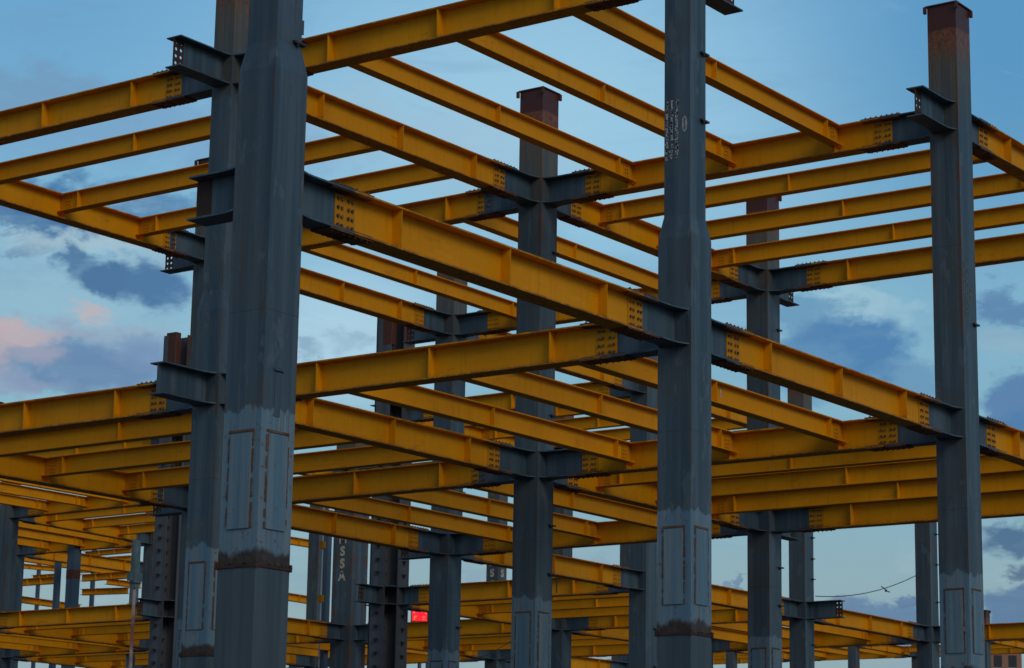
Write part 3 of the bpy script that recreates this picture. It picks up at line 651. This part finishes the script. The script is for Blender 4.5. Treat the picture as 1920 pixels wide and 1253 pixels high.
if ca:
    def cleats(m):
        m.box((-0.13, -HW - 0.03, 8.20), (0.06, -HW, 8.24)); m.box((-0.10, -HW - 0.006, 7.55), (0.02, -HW - 0.001, 8.15)); m.box((0.30, -HW - 0.01, 10.1), (0.345, -HW - .001, 10.4))
        m.box((0.275, -0.25, 13.28), (0.345, -0.235, 13.50))
    one('cleat', cleats, 'grey', ca)
# upright painted letters on two columns
def letters(parent, text, face, w, size, z, dz, off=0.0, mt='letter'):
    for k, ch in enumerate(text):
        cu = bpy.data.curves.new('letter', 'FONT'); cu.body = ch; cu.size = size * (1.0 if ch != '.' else 1.0); cu.extrude = 0.002; cu.align_x = 'CENTER'; cu.offset = 0.02
        tmp = bpy.data.objects.new('tmp', cu); COL.objects.link(tmp)
        dg = bpy.context.evaluated_depsgraph_get(); me = bpy.data.meshes.new_from_object(tmp.evaluated_get(dg)); bpy.data.objects.remove(tmp)
        me.materials.clear(); me.materials.append(M[mt]); o = bpy.data.objects.new('painted_letter', me); COL.objects.link(o); o.parent = parent
        o.rotation_euler = (math.pi / 2, 0, -math.pi / 2 if face == 'U' else 0)
        o.location = (-w - 0.004, -off, z - k * dz) if face == 'U' else (off, -w - 0.004, z - k * dz)
cs = colobj((5, 4))
if cs: letters(cs, 'M.S.S.A', 'U', 0.55, 0.58, 14.86, 0.275)
cs2 = colobj((6, 4))
if cs2: letters(cs2, 'M.S.S.A', 'U', HW, 0.5, 15.1, 0.27); letters(cs2, 'M.S.S.A', 'V', HW, 0.5, 15.1, 0.27)

for o in list(COL.objects):
    if o.name in KEYS and KEYS[o.name] == ('J', 'M', 1, 0, 1): one('paint_spot', lambda m: (m.box((5.98, -0.012, -0.24), (6.02, -0.0065, -0.12)), m.box((6.0, -0.012, -0.28), (6.03, -0.0065, -0.20))), 'chalk', o)
# ------------------------------------------------------------------ ground
gr = one('ground', lambda m: (m.v.extend([(-2500, -2500, 0), (2500, -2500, 0), (2500, 2500, 0), (-2500, 2500, 0)]), m.f.append((0, 1, 2, 3))), 'ground'); gr['kind'] = 'structure'; gr.location.z = -0.004

# ------------------------------------------------------------------ small things around the frame
EYE = Vector((-24.57, -22.204, Z0))
def ray(px, py, dist):                      # a point that far in front of the camera, used to place things in the world
    d = FW * 4465.49 + RT * (px - 960) - UP * (py - 626.5); return EYE + d / 4465.49 * dist
def sag(a, b, s, n=14): return [tuple(a.lerp(b, k / n) - Vector((0, 0, s * 4 * (k / n) * (1 - k / n)))) for k in range(n + 1)]
a_, b_ = ray(1529, 1118, 89.7), ray(1716, 1080, 98.6)
tag(one('steel_cable', lambda m: m.tube(sag(a_, b_, 0.28), 0.018, 5), 'wire'), 'thin slack cable strung between the lug-edged and slim far-right columns', 'cable')
hk = ray(1652, 1102.5, 95.5)
t = thing('lifting_hook', 'small dangling hook hanging from the slack cable against clouds', 'hook', hk)
rd = RT; one('shackle', lambda m: m.tube([(0, 0, 0.06), tuple(rd * 0.12 + Vector((0, 0, -0.02))), tuple(rd * 0.24 + Vector((0, 0, -0.14))), tuple(rd * 0.36 + Vector((0, 0, -0.17)))], 0.022, 5), 'wire', t)
one('hook_body', lambda m: m.cyl(tuple(rd * 0.16 + Vector((0, 0, -0.09))), tuple(rd * 0.23 + Vector((0, 0, -0.13))), 0.05, 8), 'dark', t)
a_, b_ = ray(880, 1240, 62), ray(962, 1200, 58.5)
tag(one('electric_wire', lambda m: m.tube(sag(a_, b_, 0.05), 0.008, 4), 'dark'), 'thin dark wire slanting up to the rusty-capped middle column', 'wire')
# bent rod on the middle column
ce = colobj((2, 1))
if ce: one('bent_rod', lambda m: m.tube([(0.35, -0.30, 8.25), (0.42, -0.34, 8.28), (0.50, -0.38, 8.24), (0.50, -0.38, 7.86)], 0.014, 6), 'dark', ce)
# tall thin pole at the left with a pale teal post behind it
pz = ray(252, 1106, 88); pb_ = ray(247.5, 1253, 88)
t = thing('marker_pole', 'thin faded red and white pole in front of the far-left posts', 'pole', (pz.x, pz.y, 0))
one('shaft', lambda m: m.cyl((0, 0, 0), (0, 0, pz.z), 0.075, 8, 0.06), 'pinkrod', t); one('tip', lambda m: m.cyl((0, 0, pz.z), (0, 0, pz.z + 0.12), 0.03, 8), 'boltd', t)
pz = ray(256, 1018, 118)
t = thing('round_post', 'pale teal round post with a bolted clamp behind the thin red pole', 'post', (pz.x, pz.y, 0))
one('shaft', lambda m: m.cyl((0, 0, 0), (0, 0, pz.z + 0.1), 0.23, 14), 'cyan', t); one('clamp', lambda m: (m.box((-0.42, -0.12, pz.z - 1.9), (0.42, 0.12, pz.z - 1.5)), m.cyl((0, 0, pz.z - 2.0), (0, 0, pz.z - 1.95), 0.33, 14)), 'cyan', t)
# white lightning pole with yellow boxes beside the slim blue column
pz = ray(606.5, 985, 110)
t = thing('white_mast', 'thin white mast with two small yellow boxes beside the slim blue column', 'mast', (pz.x, pz.y, 0))
one('shaft', lambda m: m.cyl((0, 0, 0), (0, 0, pz.z + 2), 0.032, 8), 'white', t)
for yy in (1023, 1126):
    zz = ray(606.5, yy, 110).z; one('yellow_box', lambda m: m.box((-0.10, -0.10, zz - 0.16), (0.10, 0.10, zz + 0.16)), 'yellow_plate', t)
# red LED sign on a tall post
sp = ray(787, 1154, 150); px_ = 150 / 4465.49
t = thing('led_sign', 'glowing red two-line LED sign seen between the columns', 'sign', (sp.x, sp.y, 0), math.atan2(RT.y, RT.x))
hz = sp.z
one('post', lambda m: m.cyl((0.05, 0.25, 0), (0.05, 0.25, hz - 0.38), 0.12, 10), 'grey', t)
one('housing', lambda m: m.box((-0.56, 0.0, hz - 0.42), (0.56, 0.35, hz + 0.42)), 'dark', t)
def panel(m):
    rr = random.Random(2)
    for r0, n, hh in ((0.03, 4, 0.32), (-0.36, 5, 0.33)):
        x = -0.5
        for k in range(n):
            w_ = 0.98 / n; m.box((x + 0.012, -0.01, hz + r0), (x + w_ - 0.012, -0.001, hz + r0 + hh - rr.uniform(0, .05))); x += w_
    m.box((-0.5, -0.008, hz - 0.05), (0.48, -0.001, hz + 0.05))
def hot(m):
    for x, z, w_, h_ in ((-0.40, 0.13, 0.10, 0.08), (0.33, 0.08, 0.12, 0.05), (-0.36, -0.27, 0.07, 0.22), (-0.30, -0.09, 0.13, 0.05), (0.16, -0.13, 0.20, 0.05), (0.16, -0.27, 0.20, 0.04)): m.box((x, -0.018, hz + z), (x + w_, -0.011, hz + z + h_))
one('led_panel', panel, 'led_red', t); one('bright_leds', hot, 'led_hot', t)
# pale cabinet with a blue lit square beside the sign
sp = ray(802, 1156, 151)
t = thing('lit_cabinet', 'small grey cabinet with a blue lit top beside the red sign', 'cabinet', (sp.x, sp.y, 0), math.atan2(RT.y, RT.x))
one('body', lambda m: m.box((-0.16, 0, sp.z - 0.35), (0.22, 0.3, sp.z + 0.02)), 'cyan', t); one('blue_light', lambda m: m.box((-0.14, -0.02, sp.z + 0.03), (0.20, 0.25, sp.z + 0.24)), 'led_blue', t); one('post', lambda m: m.cyl((0.03, 0.15, 0), (0.03, 0.15, sp.z - 0.35), 0.1, 8), 'grey', t)
# brick block low in the right-hand corner, far behind
bt = ray(1896, 1212, 260)
t = thing('brick_building', 'salmon brick building with small windows low in the right corner', 'building', (bt.x, bt.y, 0), math.atan2(RT.y, RT.x))
bh = bt.z
one('wall', lambda m: m.box((-2.4, 0, 0), (1.1, 12, bh)), 'brick', t)
one('roof', lambda m: m.box((-2.6, -0.3, bh), (1.3, 12.3, bh + 0.12)), 'slab', t)
wm = cached('win', 'window', lambda m: m.box((-0.45, -0.03, 0), (0.45, -0.002, 1.3)), 'glass'); sm_ = cached('sill', 'sill', lambda m: m.box((-0.55, -0.12, -0.1), (0.55, -0.003, -0.003)), 'slab')
for zf in range(int(bh // 3.2)):
    for xf in (-1.5, 0.1):
        o = part('window', wm, t, (xf, 0, bh - 2.3 - zf * 3.2)); part('sill', sm_, o)

# ------------------------------------------------------------------ distant posts and beams seen through the left side
def far_post(px0, px1, py, dist, label, mt='blue', toprust=0.0):
    a, b = ray(px0, py, dist), ray(px1, py, dist); w = (b - a).length; c_ = (a + b) / 2; s = w / 1.39 / 2
    t = thing('far_column', label, 'column', (c_.x, c_.y, 0), group='distant columns beyond the frame')
    one('shaft', lambda m: m.box((-s, -s, 0), (s, s, c_.z)), mt, t)
    if toprust: one('rusty_patch', lambda m: m.box((-s - .01, -s - .01, c_.z - toprust), (s + .01, s + .01, c_.z - toprust + 0.5)), 'rustred', t)
    one('cap_plate', lambda m: m.box((-s - .08, -s - .08, c_.z), (s + .08, s + .08, c_.z + 0.05)), 'rustred', t)
far_post(106, 119, 1000, 140, 'slim blue distant column left of the broad one', 'blue')
far_post(130, 155, 985, 132, 'broad blue distant column with a rusty patch at far left', 'blue', 3.0)
far_post(73, 81, 1000, 190, 'thin dark distant column nearest the left edge', 'blue')
far_post(174, 183, 1005, 190, 'thin dark distant column right of the broad distant one', 'blue')
far_post(609, 624, 960, 114, 'thin blue distant column between the white mast and lettered column', 'blue')
def far_beam(x0, y0, x1, y1, d0, d1, h_, label):
    a = ray(x0, y0, d0); k = (a.z - Z0) / (ray(x1, y1, 1.0).z - Z0); b = ray(x1, y1, k); d = b - a; L = Vector((d.x, d.y, 0)).length
    t = thing('far_girder', label, 'girder', a, math.atan2(d.y, d.x), 'distant beams beyond the frame')
    one('beam_body', lambda m: ibeam(m, 0, L, h_, 0.2), 'yellow', t); st = cached(('fst', h_), 'stiffener', lambda m: m.box((-0.01, -0.19, -h_ + 0.03), (0.01, 0.19, -0.03)), 'yellow')
    for q in (0.33, 0.66): part('stiffener', st, t, (L * q, 0, 0))
for args in ((28, 1037, 236, 1070, 150, 0, 0.44, 'bright distant girder sloping down across the far-left gap, topmost'), (30, 1087, 105, 1082, 150, 0, 0.42, 'short dull distant girder rising left of the broad far column'),
             (31, 1117, 150, 1134, 150, 0, 0.40, 'distant girder lowest in the far-left gap'), (154, 1078, 241, 1072, 150, 0, 0.42, 'distant girder rising right of the broad far column, upper of two'),
             (154, 1105, 241, 1102, 150, 0, 0.38, 'distant girder rising right of the broad far column, lower of two'), (200, 1085, 264, 1093, 150, 0, 0.36, 'short bright distant girder ending by the teal post')):
    far_beam(*args)
for k_, args in enumerate(((160, 1035, 247, 1027, 165), (168, 1047, 247, 1042, 175), (30, 1056, 104, 1063, 175), (62, 1079, 106, 1076, 185), (150, 1066, 240, 1063, 185))):
    far_beam(*args, 0, 0.34, 'thin dim distant girder in the far-left gap, %s' % ('just under the upper frame', 'second under the upper frame', 'left of the broad column', 'short one behind the left posts', 'faint one between brighter girders')[k_])
for args in ((538, 1006, 600, 1016, 160, 0, 0.5, 'distant girder stub right of the nearest column, upper of two'), (538, 1112, 600, 1122, 160, 0, 0.5, 'distant girder stub right of the nearest column, lower of two')):
    far_beam(*args)
